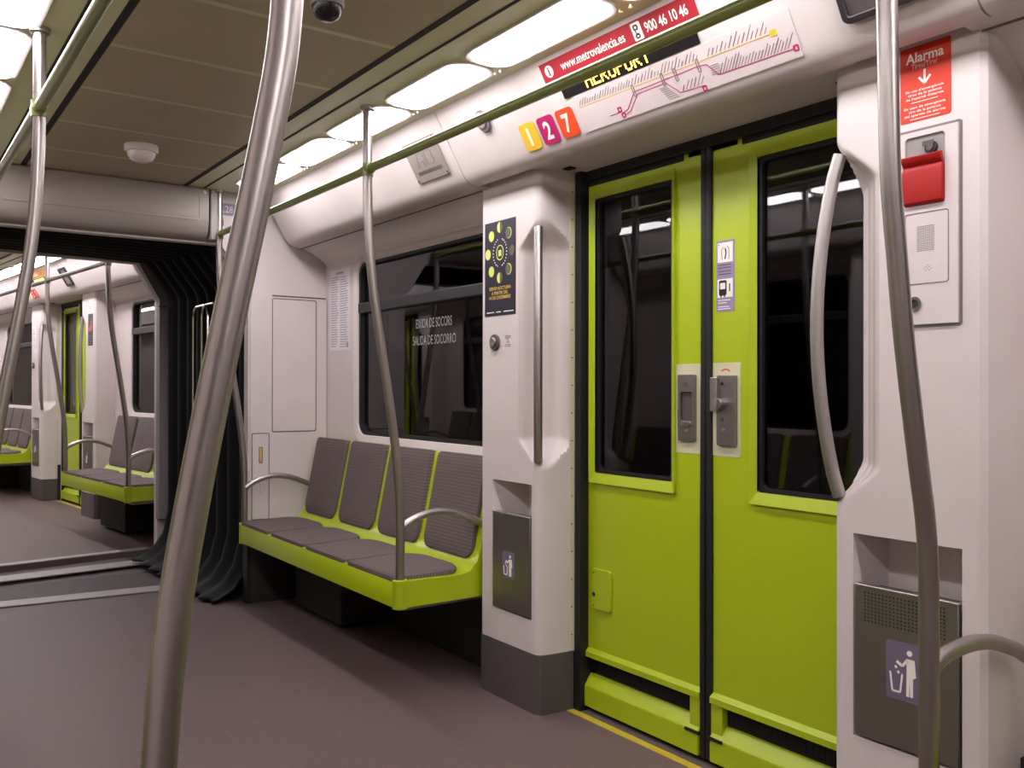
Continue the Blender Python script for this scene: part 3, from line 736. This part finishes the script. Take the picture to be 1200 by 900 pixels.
f.ring(bm, (cu - .024, cv - .030, cu + .024, cv + .030), (cu - .020, cv - .026, cu + .020, cv + .026), .024, .02, .0015, .002)
f.rect(bm, cu - .010, cv - .014, cu + .010, cv + .010, .0015, .002, .003)
mk('moon_phases', bm, 'moon', po); mk('moon_shadows', bg, 'moong', po)
for k in range(26):
    if k in (6, 7, 19, 20): continue
    t = 2 * PI * k / 26; f.disc(bo, cu + .046 * math.cos(t), cv + .054 * math.sin(t), .003, .0015, .002, 6)
for a_, l in ((-2.945, .05), (-2.88, .03), (-2.83, .065)): f.rect(bo, a_, 1.490, a_ + l, 1.494, .0015, .002)
mk('ring_lettering', bo, 'wtext', po)
for s, v in (('SERVEI NOCTURN', 1.578), ('A PARTIR DEL', 1.560), ('14 DE DESEMBRE', 1.542)):
    w = .072 if 'PART' not in s else .056; text(f, s, cu - w, v, cu + w, v + .013, 'gold', po, 'lettering', .0022, bold=.02)

bt = thing('door_button', (X, 2.886, 1.375), 'round grey push button under the night-service poster', 'button')
bm = nb(); f.disc(bm, -2.886, 1.375, .032, 0, .010, 28); mk('button_ring', bm, 'base', bt, bevel=.003)
bm = nb(); f.disc(bm, -2.886, 1.375, .018, .010, .018, 24); mk('button_cap', bm, 'steelh', bt, bevel=.002)
bm = nb()
for v in (1.395, 1.388, 1.362, 1.355): f.rect(bm, -2.822, v, -2.785, v + .0025, 0, .001)
f.disc(bm, -2.803, 1.381, .003, 0, .001, 8); f.disc(bm, -2.809, 1.373, .003, 0, .001, 8); f.disc(bm, -2.797, 1.373, .003, 0, .001, 8)
mk('button_print', bm, 'inkg', bt)

fw = WALL(1.199)
no = thing('notice', (1.199, 4.69, 1.404), 'white paper notice densely printed in columns beside the window', 'notice')
bm = nb(); fw.rect(bm, -4.825, 1.405, -4.56, 1.865, 0, .001); mk('notice_sheet', bm, 'paper', no)
bm = nb(); random.seed(2)
for c0 in (-4.81, -4.685):
    v = 1.82 if c0 < -4.7 else 1.815
    while v > 1.42:
        fw.rect(bm, c0, v, c0 + random.uniform(.07, .105), v + .005, .001, .0016); v -= .0135
fw.rect(bm, -4.74, 1.838, -4.64, 1.85, .001, .0016)
fw.rect(bm, -4.60, 1.42, -4.575, 1.45, .001, .0016)
mk('print_lines', bm, 'inkl', no, smooth=False)

# alarm pillar
f2 = WALL(1.03)
k2 = 1.98 / 1.97
al = thing('alarm_sign', (1.03, 1.12, 1.82), 'orange-red alarm sign with white lettering on the foreground pillar', 'sign')
bm = nb(); f2.rect(bm, -1.192, 1.822, -1.070, 1.997, 0, .0015, .005); mk('sign_plate', bm, 'orange', al)
text(f2, 'Alarma', -1.178, 1.958, -1.086, 1.982, 'wtext', al, 'lettering', .002, bold=.02)
text(f2, 'Tireu/Tirar', -1.164, 1.944, -1.100, 1.956, 'wtext', al, 'lettering', .002)
bm = nb(); f2.line(bm, [(-1.132, 1.938), (-1.132, 1.912)], .0055, .0015, .002); f2.line(bm, [(-1.146, 1.922), (-1.132, 1.906), (-1.118, 1.922)], .0055, .0015, .0021); mk('arrow', bm, 'wtext', al)
for s, v, w in (("En cas d'emergència", 1.889, .046), ('tireu de la palanca', 1.880, .041), ("de l'aparell d'alarma", 1.871, .046), ('En caso de emergencia', 1.850, .050), ('tire de la palanca', 1.841, .039), ('del aparato de alarma', 1.832, .050)):
    text(f2, s, -1.132 - w, v, -1.132 + w, v + .0072, 'wtext', al, 'lettering', .002, bold=.015)
bm = nb(); f2.rect(bm, -1.165, 1.865, -1.10, 1.8665, .0015, .002); f2.rect(bm, -1.168, 1.8265, -1.096, 1.828, .0015, .002); mk('fine_print', bm, 'wtext', al)

ea = thing('emergency_alarm', (1.03, 1.12, 1.34), 'white emergency alarm panel with red pull lever on the foreground pillar', 'alarm')
bm = nb(); f2.ring(bm, (-1.205, 1.340, -1.044, 1.803), (-1.199, 1.346, -1.050, 1.797), .008, .005, 0, .0012); mk('panel_gap', bm, 'inkg', ea)
bm = nb(); f2.ring(bm, (-1.198, 1.615, -1.051, 1.796), (-1.178, 1.622, -1.081, 1.784), .004, .010, 0, .006, 0); f2.rect(bm, -1.198, 1.347, -1.051, 1.6155, 0, .006); pn = mk('alarm_panel', bm, 'white', ea, smooth=False)
bm = nb(); f2.rect(bm, -1.179, 1.621, -1.080, 1.785, .0002, .0012, .008); mk('lever_niche', bm, 'trimg', ea)
bm = nb(); f2.disc(bm, -1.114, 1.752, .015, .001, .010); kn = mk('lock_button', bm, 'ink', ea, bevel=.002)
bm = nb(); f2.disc(bm, -1.114, 1.752, .008, .010, .013); f2.rect(bm, -1.132, 1.757, -1.105, 1.768, .010, .012); mk('lock_barrel', bm, 'base', kn)
bm = nb()
prism(bm, [f2.p(-1.178, v, n) for v, n in ((1.622, .004), (1.628, .016), (1.70, .020), (1.712, .014), (1.722, .022), (1.735, .024), (1.738, .014), (1.70, .004))], (0, -.096, 0)); mk('pull_lever', bm, 'redh', ea, bevel=.002)
bm = nb(); f2.ring(bm, (-1.178, 1.440, -1.072, 1.606), (-1.176, 1.442, -1.074, 1.604), .007, .006, .006, .0068); sp = mk('speaker_outline', bm, 'inkg', ea)
bm = nb()
for i in range(13):
    for j in range(15):
        f2.disc(bm, -1.147 + i * .0033, 1.517 + j * .0040, .0010, .006, .0066, 5)
for a_, b_ in ((0, 0), (.004, .004), (-.004, .004), (.004, -.004), (-.004, -.004), (0, .008), (.008, 0), (-.008, 0)): f2.disc(bm, -1.122 + a_, 1.475 + b_, .0012, .006, .0066, 5)
mk('speaker_holes', bm, 'base', sp, smooth=False)
bm = nb(); f2.ring(bm, (-1.170, 1.378, -1.136, 1.412), (-1.163, 1.385, -1.143, 1.405), .017, .01, .006, .010); lk = mk('lock_ring', bm, 'chrome', ea)
bm = nb(); f2.disc(bm, -1.153, 1.395, .010, .006, .008); mk('lock_core', bm, 'ink', lk)

# bulkhead signs (above the doors)
NF = NOSE
off = .002
def nosething(name, y, s, label, cat):
    return thing(name, tuple(NF.p(-y, -s)), label, cat)
rs = nosething('information_sign', 1.97, .055, 'long red sign with web address and phone number above the doors', 'sign')
bm = nb(); NF.rect(bm, -2.303, -.056, -1.640, .004, off, off + .002); mk('sign_plate', bm, 'red', rs)
bm = nb(); NF.disc(bm, -2.265, -.026, .019, off + .002, off + .003, 24); mk('info_disc', bm, 'wtext', rs)
text(NF, 'i', -2.269, -.040, -2.261, -.012, 'red', rs, 'lettering', off + .0035, bold=.03)
text(NF, 'www.metrovalencia.es', -2.205, -.040, -1.912, -.012, 'wtext', rs, 'lettering', off + .003, bold=.01)
bm = nb(); NF.rect(bm, -1.878, -.052, -1.842, -.002, off + .002, off + .003, .004); mk('phone_panel', bm, 'wtext', rs)
bm = nb(); NF.ring(bm, (-1.870, -.024, -1.852, -.008), (-1.866, -.020, -1.856, -.012), .006, .004, off + .003, off + .004); NF.line(bm, [(-1.866, -.024), (-1.863, -.034), (-1.855, -.034)], .003, off + .003, off + .004)
NF.ring(bm, (-1.870, -.047, -1.852, -.034), (-1.866, -.043, -1.856, -.038), .006, .004, off + .003, off + .004); mk('phone_symbol', bm, 'ink', rs)
text(NF, '900 46 10 46', -1.828, -.043, -1.668, -.013, 'wtext', rs, 'lettering', off + .003, bold=.02)
bm = nb(); NF.rect(bm, -2.303, -.061, -1.640, -.0565, off, off + .002); mk('white_edge', bm, 'wtext', rs)

ds = nosething('led_display', 1.95, .124, 'black destination display with amber letters above the doors', 'display')
bm = nb(); NF.rect(bm, -2.246, -.124, -1.667, -.063, off, off + .002, .003); mk('display_glass', bm, 'screen', ds)
GL = {'A': ('01110', '10001', '10001', '11111', '10001', '10001', '10001'), 'E': ('11111', '10000', '10000', '11110', '10000', '10000', '11111'),
      'R': ('11110', '10001', '10001', '11110', '10100', '10010', '10001'), 'O': ('01110', '10001', '10001', '10001', '10001', '10001', '01110'),
      'P': ('11110', '10001', '10001', '11110', '10000', '10000', '10000'), 'T': ('11111', '00100', '00100', '00100', '00100', '00100', '00100')}
bm = nb(); q = (2.130 - 1.850) / (8 * 6 - 1)
for i, ch in enumerate('AEROPORT'):
    for r_, row in enumerate(GL[ch]):
        for c_, bit in enumerate(row):
            if bit == '1':
                u = -2.130 + (i * 6 + c_) * q; v = -.118 + (6 - r_) * .0068
                NF.rect(bm, u, v, u + q * .92, v + .0061, off + .002, off + .003)
mk('led_letters', bm, 'amber', ds, smooth=False)

mp = nosething('route_map', 1.83, .24, 'route map sticker with yellow and magenta lines above the doors', 'map')
bm = nb(); NF.rect(bm, -2.215, -.246, -1.385, -.126, off - .001, off + .0004); mk('map_sheet', bm, 'pink', mp)
h0, h1 = off + .0004, off + .0012
bm = nb(); NF.line(bm, [(-2.20, -.165), (-1.453, -.168)], .0016, h0, h1); NF.rect(bm, -1.455, -.176, -1.437, -.160, h0, h1); mk('yellow_line', bm, 'icon1', mp)
bm = nb()
NF.line(bm, [(-2.085, -.222), (-2.03, -.222)], .002, h0, h1)
NF.line(bm, [(-2.03, -.226), (-2.005, -.222), (-1.955, -.180), (-1.70, -.178), (-1.672, -.182), (-1.645, -.218), (-1.40, -.222)], .0022, h0, h1)
NF.line(bm, [(-2.02, -.234), (-1.995, -.228), (-1.945, -.189), (-1.83, -.188), (-1.79, -.228), (-1.70, -.232)], .0018, h0, h1)
for a_, b_ in ((-2.045, -.214), (-2.037, -.234), (-1.405, -.222), (-1.712, -.240)):
    NF.ring(bm, (a_, b_ - .008, a_ + .016, b_ + .008), (a_ + .004, b_ - .004, a_ + .012, b_ + .004), .003, .002, h0, h1)
mk('magenta_line', bm, 'icon2', mp)
bm = nb(); random.seed(7)
def ticks(u0, u1, v, n, lo, hi):
    for k in range(n):
        u = u0 + (u1 - u0) * k / (n - 1); l = random.uniform(lo, hi)
        NF.line(bm, [(u, v), (u + l * .8, v + l)], .0013 if random.random() < .7 else .0024, h0, h1)
ticks(-2.195, -1.98, -.161, 19, .012, .026); ticks(-1.97, -1.70, -.161, 21, .010, .030); ticks(-1.66, -1.47, -.163, 14, .014, .036)
ticks(-1.64, -1.42, -.217, 22, .018, .036); ticks(-1.78, -1.71, -.226, 6, .014, .03)
for k in range(7): NF.rect(bm, -1.86 + k * .004, -.200 - k * .006, -1.83 + k * .005, -.1988 - k * .006, h0, h1)
for k in range(5): NF.rect(bm, -1.665, -.19 - k * .006, -1.635, -.1888 - k * .006, h0, h1)
for u in (-1.955, -1.835, -1.785, -1.70): NF.ring(bm, (u - .005, -.196, u + .005, -.158), (u - .003, -.194, u + .003, -.160), .005, .003, h0 + .0004, h1 + .0006)
mk('station_names', bm, 'inkg', mp, smooth=False)
for ch, m, u in (('1', 'icon1', -2.525), ('2', 'icon2', -2.423), ('7', 'icon7', -2.322)):
    w = .086; o = nosething('route_badge', -u - w / 2, .243, {'1': 'yellow', '2': 'magenta', '7': 'orange'}[ch] + ' square route badge with white number ' + {'1': 'one', '2': 'two', '7': 'seven'}[ch], 'sign')
    o['group'] = 'route number badges on the bulkhead'
    bm = nb(); NF.rect(bm, u, -.243, u + w, -.148, off, off + .0015, .014); mk('badge_plate', bm, m, o)
    text(NF, ch, u + (.034 if ch == '1' else .024), -.227, u + w - (.038 if ch == '1' else .026), -.165, 'wtext', o, 'lettering', off + .002, bold=.03)
kb = nosething('round_speaker', 2.69, .09, 'round grey speaker button on the bulkhead beside the route badges', 'speaker')
bm = nb(); NF.disc(bm, -2.69, -.085, .036, off, off + .010, 28, rv=.040); mk('outer_ring', bm, 'inkg', kb, bevel=.003)
bm = nb(); NF.disc(bm, -2.69, -.080, .025, off + .010, off + .016, 24, rv=.029); mk('face', bm, 'panel', kb, bevel=.003)
pt = nosething('maker_plate', 3.145, .215, 'small white metal plate with outlined logo on the bulkhead above the bench', 'sign')
bm = nb(); NF.rect(bm, -3.268, -.216, -3.022, -.05, off, off + .005); mk('plate', bm, 'ceilw', pt, bevel=.001) if 'ceilw' in M else mk('plate', bm, 'panel', pt, bevel=.001)
bm = nb()
NF.line(bm, [(-3.215, -.155), (-3.19, -.10), (-3.15, -.10), (-3.15, -.155), (-3.165, -.155), (-3.165, -.135), (-3.195, -.135), (-3.20, -.155), (-3.215, -.155)], .0022, off + .005, off + .006)
NF.line(bm, [(-3.135, -.155), (-3.135, -.10), (-3.09, -.10), (-3.085, -.115), (-3.095, -.127), (-3.082, -.140), (-3.09, -.155), (-3.135, -.155)], .0022, off + .005, off + .006)
mk('logo', bm, 'inkg', pt)
bm = nb(); random.seed(5); u = -3.235
while u < -3.055: w = random.uniform(.004, .009); NF.rect(bm, u, -.187, u + w, -.172, off + .005, off + .0056); u += w + .0035
for a_, b_ in ((-3.258, -.206), (-3.032, -.206)): NF.disc(bm, a_, b_, .004, off + .005, off + .008, 8)
mk('small_print', bm, 'base', pt)
mn = nosething('ceiling_monitor', 1.14, .21, 'dark framed monitor set in the bulkhead at the top right', 'screen')
bm = nb(); NF.ring(bm, (-1.252, -.212, -1.0, -.06), (-1.236, -.196, -1.016, -.076), .018, .008, off, off + .016); mk('monitor_frame', bm, 'base2', mn, bevel=.003) if 'base2' in M else mk('monitor_frame', bm, mat('plum_frame', srgb(48, 38, 44), .4), mn, bevel=.003)
bm = nb(); NF.rect(bm, -1.238, -.198, -1.014, -.074, off, off + .006); mk('monitor_screen', bm, 'base', mn)

# ceiling fittings
sd = thing('smoke_detector', (-.002, 4.13, 2.25), 'small domed white smoke detector on the ceiling before the gangway', 'smoke detector')
def lathe(bm, cx, cy, prof, seg=28):
    rows = [[bm.verts.new((cx + r * math.cos(2 * PI * k / seg), cy + r * math.sin(2 * PI * k / seg), z)) for k in range(seg)] for r, z in prof]
    for a_, b_ in zip(rows, rows[1:]):
        for k in range(seg): bm.faces.new((a_[k], a_[(k + 1) % seg], b_[(k + 1) % seg], b_[k]))
    bm.faces.new(rows[0]); bm.faces.new(rows[-1][::-1])
bm = nb(); lathe(bm, 0, 4.12, [(.070, 2.25), (.070, 2.228), (.066, 2.220)]); mk('detector_base', bm, 'white', sd)
bm = nb(); lathe(bm, 0, 4.12, [(.058, 2.221), (.056, 2.205), (.046, 2.190), (.030, 2.180), (.01, 2.176)]); mk('detector_dome', bm, 'white', sd)
cd = thing('ceiling_camera', (.01, 2.12, 2.25), 'black dome camera with pale ring at the top edge of the picture', 'camera')
bm = nb(); lathe(bm, .02, 2.20, [(.045, 2.25), (.045, 2.205), (.042, 2.20)]); mk('camera_ring', bm, 'trimg', cd)
bm = nb(); lathe(bm, .02, 2.20, [(.040, 2.201), (.038, 2.185), (.030, 2.172), (.016, 2.164), (.004, 2.162)]); mk('camera_dome', bm, 'screen', cd)

# ================================================================== FAR CAR
XF = PF
FYC = 3.20
pts = [(-1.26, .40), (1.26, .40), (1.26, 9.0), (-1.26, 9.0)]
floor_poly('floor', pts, 0, .05, 'floor', 'grey vinyl floor of the far car')
bm = nb(); box(bm, -1.0, .86, .40, .48, .0, .008); tag(mk('threshold_strip', bm, 'strip', bevel=.003), 'thin bright floor strip at the entrance of the far car', 'strip', 'metal strips across the gangway floor')
bm = nb(); prism(bm, [(1.150, FYC - .62, 0), (1.182, FYC - .62, 0), (1.182, FYC + .62, 0), (1.150, FYC + .62, 0)], (0, 0, .002)); mk('safety_line', bm, 'yellow', bpy.data.objects['floor.001'])
ceiling(.15, 9.0, 'beige metal ceiling of the far car', 'ceiling', ph=.5)
FS = [(.36 + .535 * k, .36 + .535 * k + .485) for k in range(15)]
ordi = ['nearest the gangway', 'second', 'third', 'fourth', 'fifth', 'sixth', 'seventh', 'eighth', 'ninth', 'tenth', 'eleventh', 'twelfth', 'thirteenth', 'fourteenth', 'fifteenth']
for SX in (1, -1):
    side = 'right' if SX > 0 else 'left'
    cove(.16, 9.0, 'white curved bulkhead of the far car, right-hand side', 'trim_7')
    soffit_window(.16, FYC - .62, 'curved soffit over the short bench in the far car, right-hand side', 'trim_8')
    soffit_window(FYC + .64, 9.0, 'curved soffit beyond the doors of the far car, right-hand side', 'trim_9')
    soffit_door(FYC, .66, 'grey soffit above the far car doors, right-hand side', 'trim_10')
    bm = nb(); box(bm, 1.24, 1.27, FYC + .585, 4.5, 0, 2.02); box(bm, 1.24, 1.27, 2.0, FYC - .585, 0, 2.02)
    o = mk('wall_' + side + '_jambs', bm, 'white', smooth=False); tag(o, 'white door jamb wall of the far car, right-hand side', 'wall', kind='structure')
    bm = nb()
    for k in (-1, 1):
        q = FYC + k * .605; box(bm, 1.205, 1.238, min(q - k * .045, q + k * .006), max(q - k * .045, q + k * .006), 0, 2.0)
    mk('door_gasket', bm, 'black', o, bevel=.006)
    side_wall(.16, 2.6, (.52, 1.77, .93, 1.885), 'white wall with window beside the short bench, far car, right-hand side', 'wall_' + side)
    side_wall(3.8, 9.0, (4.62, 6.0, .93, 1.885), 'white wall beyond the doors of the far car, right-hand side', 'wall_' + side)
    window(.52, 1.77, .93, 1.885, 'window_3', 'dark window above the short bench in the far car, right-hand side')
    window(4.62, 6.0, .93, 1.885, 'window_4', 'dark window beyond the doors in the far car, right-hand side')
    door_leaf(FYC, 1, .158, .548, 'door_3', 'far lime green door leaf of the far car, right-hand side', 0)
    door_leaf(FYC, -1, .158, .548, 'door_4', 'near lime green door leaf of the far car, right-hand side', 0)
    pillar(3.84, 1, 'white pillar beyond the green doors in the far car, right-hand side', 'steel litter bin in the farther pillar of the far car, right-hand side', .09, .34, handle_bow=.04)
    pillar(2.56, -1, 'white pillar before the green doors in the far car, right-hand side', 'steel litter bin in the nearer pillar of the far car, right-hand side', .06, .333, handle_bow=.03)
    rail(.36, 8.8, 'overhead grab rail in the far car, right-hand side', 'steelh')
    bench(.33, 1.86, 3, 'short lime three-seat bench in the far car, right-hand side')
    bench(4.36, 6.16, 4, 'lime bench beyond the doors in the far car, right-hand side')
    pole(.36, 'dark curved pole at the gangway end of the far car, right-hand side')
    pole(1.83, 'curved pole beside the doors of the far car, right-hand side')
    pole(4.39, 'curved pole beyond the doors of the far car, right-hand side')
    lights(FS, ['ceiling light in the far car, right-hand row, %s' % w for w in ordi], 'ceiling lights in the far car')
SX = 1
end_wall(.10, .16, 'wall_far_end', 'end wall of the far car around its gangway opening', .80, .65, 1.985, 1.745)
bm = nb(); box(bm, -1.27, 1.27, 9.0, 9.05, 0, 2.3); tag(mk('wall_far_back', bm, 'panel', smooth=False), 'distant end of the far car', 'wall', kind='structure')
# grey portal frame
pf = thing('portal_frame', (0, .07, 0), 'grey metal portal frame at the mouth of the far car', 'frame')
inn = [(.79, .26), (.79, 1.745), (.65, 1.985)]; out = [(.855, .26), (.855, 1.765), (.69, 2.05)]
for s in (-1, 1):
    bm = nb(); prism(bm, [(s * inn[0][0], .04, inn[0][1]), (s * out[0][0], .04, out[0][1]), (s * out[1][0], .04, 1.70), (s * inn[1][0], .04, 1.70)], (0, .06, 0)); p = mk('post', bm, 'trimg', pf, bevel=.003)
    bm = nb(); ff = Fr((0, .04, 0), (1, 0, 0), (0, 0, 1))
    for z in (.33, .98, 1.60): ff.disc(bm, s * .82, z, .005, 0, .002, 10)
    mk('screw', bm, 'inkg', p)
    bm = nb(); prism(bm, [(s * inn[1][0], .04, 1.705), (s * out[1][0], .04, 1.705), (s * out[1][0], .04, out[1][1]), (s * out[2][0], .04, out[2][1]), (s * inn[2][0], .04, inn[2][1]), (s * inn[1][0], .04, inn[1][1])], (0, .06, 0)); mk('corner_piece', bm, 'trimg', pf)
bm = nb(); box(bm, -.69, .69, .05, .10, 1.99, 2.03); mk('lintel', bm, 'trimg', pf)
# signs in the far car
fd = WALL(1.03)
po = thing('poster', (1.03, 2.3, 1.56), 'small black and red poster on the nearer pillar of the far car', 'poster')
bm = nb(); fd.rect(bm, -2.36, 1.52, -2.235, 1.80, 0, .002); mk('poster_sheet', bm, 'navy', po)
bm = nb(); fd.poly(bm, [(-2.35, 1.66), (-2.32, 1.70), (-2.30, 1.68), (-2.28, 1.76), (-2.26, 1.70), (-2.245, 1.75), (-2.245, 1.67), (-2.27, 1.65), (-2.30, 1.64), (-2.33, 1.65)], .002, .003); mk('poster_picture', bm, 'poster', po)
bm = nb()
for v in (1.60, 1.58, 1.555, 1.535): fd.rect(bm, -2.345, v, -2.25, v + .006, .002, .003)
mk('poster_print', bm, 'inkg', po)
nt_ = thing('paper_notice', (1.03, 2.3, 1.84), 'small white notice above the poster in the far car', 'notice')
bm = nb(); fd.rect(bm, -2.34, 1.83, -2.25, 1.92, 0, .002); mk('notice_sheet', bm, 'wtext', nt_)
bm = nb(); fd.rect(bm, -2.33, 1.845, -2.26, 1.85, .002, .003); fd.rect(bm, -2.33, 1.86, -2.27, 1.865, .002, .003); mk('print_lines', bm, 'inkg', nt_)
st = thing('white_notice', (1.03, 4.1, 1.45), 'white paper notice on the farther pillar of the far car', 'notice')
bm = nb(); fd.rect(bm, -4.16, 1.46, -4.05, 1.78, 0, .002); mk('notice_sheet', bm, 'paper', st)
bm = nb()
for k in range(12): fd.rect(bm, -4.15, 1.48 + k * .024, -4.07 - .02 * (k % 3), 1.485 + k * .024, .002, .003)
mk('print_lines', bm, 'inkg', st)
bt = thing('door_button', (1.03, 4.13, 1.375), 'round steel push button on the farther pillar of the far car', 'button')
bm = nb(); fd.disc(bm, -4.13, 1.375, .032, 0, .014, 24); mk('button_ring', bm, 'base', bt, bevel=.003)
bm = nb(); fd.disc(bm, -4.13, 1.375, .018, .014, .022, 20); mk('button_cap', bm, 'chrome', bt)
fdsp = thing('led_display', tuple(NF.p(-3.2, -.124)), 'black display with amber letters in the far car', 'display')
bm = nb(); NF.rect(bm, -3.48, -.124, -2.90, -.063, off, off + .003); mk('display_glass', bm, 'screen', fdsp)
text(NF, 'AEROPORT', -3.36, -.116, -3.02, -.070, 'amber', fdsp, 'led_letters', off + .004, bold=.02)
fs_ = thing('information_sign', tuple(NF.p(-3.2, -.05)), 'tan orange sign above the display in the far car', 'sign')
bm = nb(); NF.rect(bm, -3.53, -.056, -2.87, .004, off, off + .002); mk('sign_plate', bm, mat('tan_sign', srgb(186, 124, 62), .5), fs_)
text(NF, 'www.metrovalencia.es', -3.42, -.040, -3.13, -.012, 'wtext', fs_, 'lettering', off + .003)
for k, (m, n_) in enumerate((('icon1', 'yellow'), ('icon2', 'magenta'), ('icon7', 'orange'))):
    u = -3.76 + k * .10
    o = thing('route_badge', tuple(NF.p(u + .04, -.243)), n_ + ' route badge on the far car bulkhead', 'sign', 'route number badges in the far car')
    bm = nb(); NF.rect(bm, u, -.243, u + .086, -.148, off, off + .002, .014); mk('badge_plate', bm, m, o)
    text(NF, '127'[k], u + .025, -.227, u + .06, -.165, 'wtext', o, 'lettering', off + .003, bold=.03)
mn = thing('ceiling_monitor', tuple(NF.p(-2.42, -.2)), 'small dark monitor on the far car bulkhead', 'screen')
bm = nb(); NF.ring(bm, (-2.50, -.21, -2.32, -.04), (-2.48, -.19, -2.34, -.06), .01, .006, off, off + .014); mk('monitor_frame', bm, 'under', mn)
bm = nb(); NF.rect(bm, -2.482, -.192, -2.338, -.058, off, off + .006); mk('monitor_screen', bm, 'inkg', mn)
XF = Matrix.Identity(4)

# ================================================================== tunnel outside
tm = mat('tunnel_concrete', srgb(52, 48, 48), .9, noise=(2, .2))
for s, n in ((1, 'right'), (-1, 'left')):
    bm = nb(); box(bm, min(s * 3.3, s * 3.4), max(s * 3.3, s * 3.4), -4, 17, -1, 4)
    tag(mk('wall_tunnel_' + n, bm, tm, smooth=False), 'dark tunnel wall outside the %s windows' % n, 'wall', kind='structure')

# ================================================================== world, camera
w = bpy.data.worlds.new('World'); bpy.context.scene.world = w; w.use_nodes = True
w.node_tree.nodes['Background'].inputs[0].default_value = (.02, .02, .024, 1)
w.node_tree.nodes['Background'].inputs[1].default_value = .3

cam = bpy.data.cameras.new('camera'); co = bpy.data.objects.new('camera', cam); col.objects.link(co)
cam.sensor_width = 36; cam.lens = 1050 / 1200 * 36; cam.clip_start = .02
yaw, pitch, roll = math.radians(35.5), math.radians(.2), math.radians(.1)
fwd = Vector((math.sin(yaw) * math.cos(pitch), math.cos(yaw) * math.cos(pitch), math.sin(pitch)))
r0 = Vector((math.cos(yaw), -math.sin(yaw), 0)); u0 = r0.cross(fwd)
rr = r0 * math.cos(roll) + u0 * math.sin(roll); uu = -r0 * math.sin(roll) + u0 * math.cos(roll)
co.matrix_world = Matrix(((rr.x, uu.x, -fwd.x, -.95), (rr.y, uu.y, -fwd.y, 0), (rr.z, uu.z, -fwd.z, 1.2), (0, 0, 0, 1)))
sc = bpy.context.scene; sc.camera = co
sc.view_settings.view_transform = 'Standard'; sc.view_settings.look = 'None'; sc.view_settings.gamma = 1
sc.view_settings.exposure = .54; sc.view_settings.use_curve_mapping = False
sc.cycles.max_bounces = 10; sc.cycles.diffuse_bounces = 5; sc.cycles.use_denoising = True
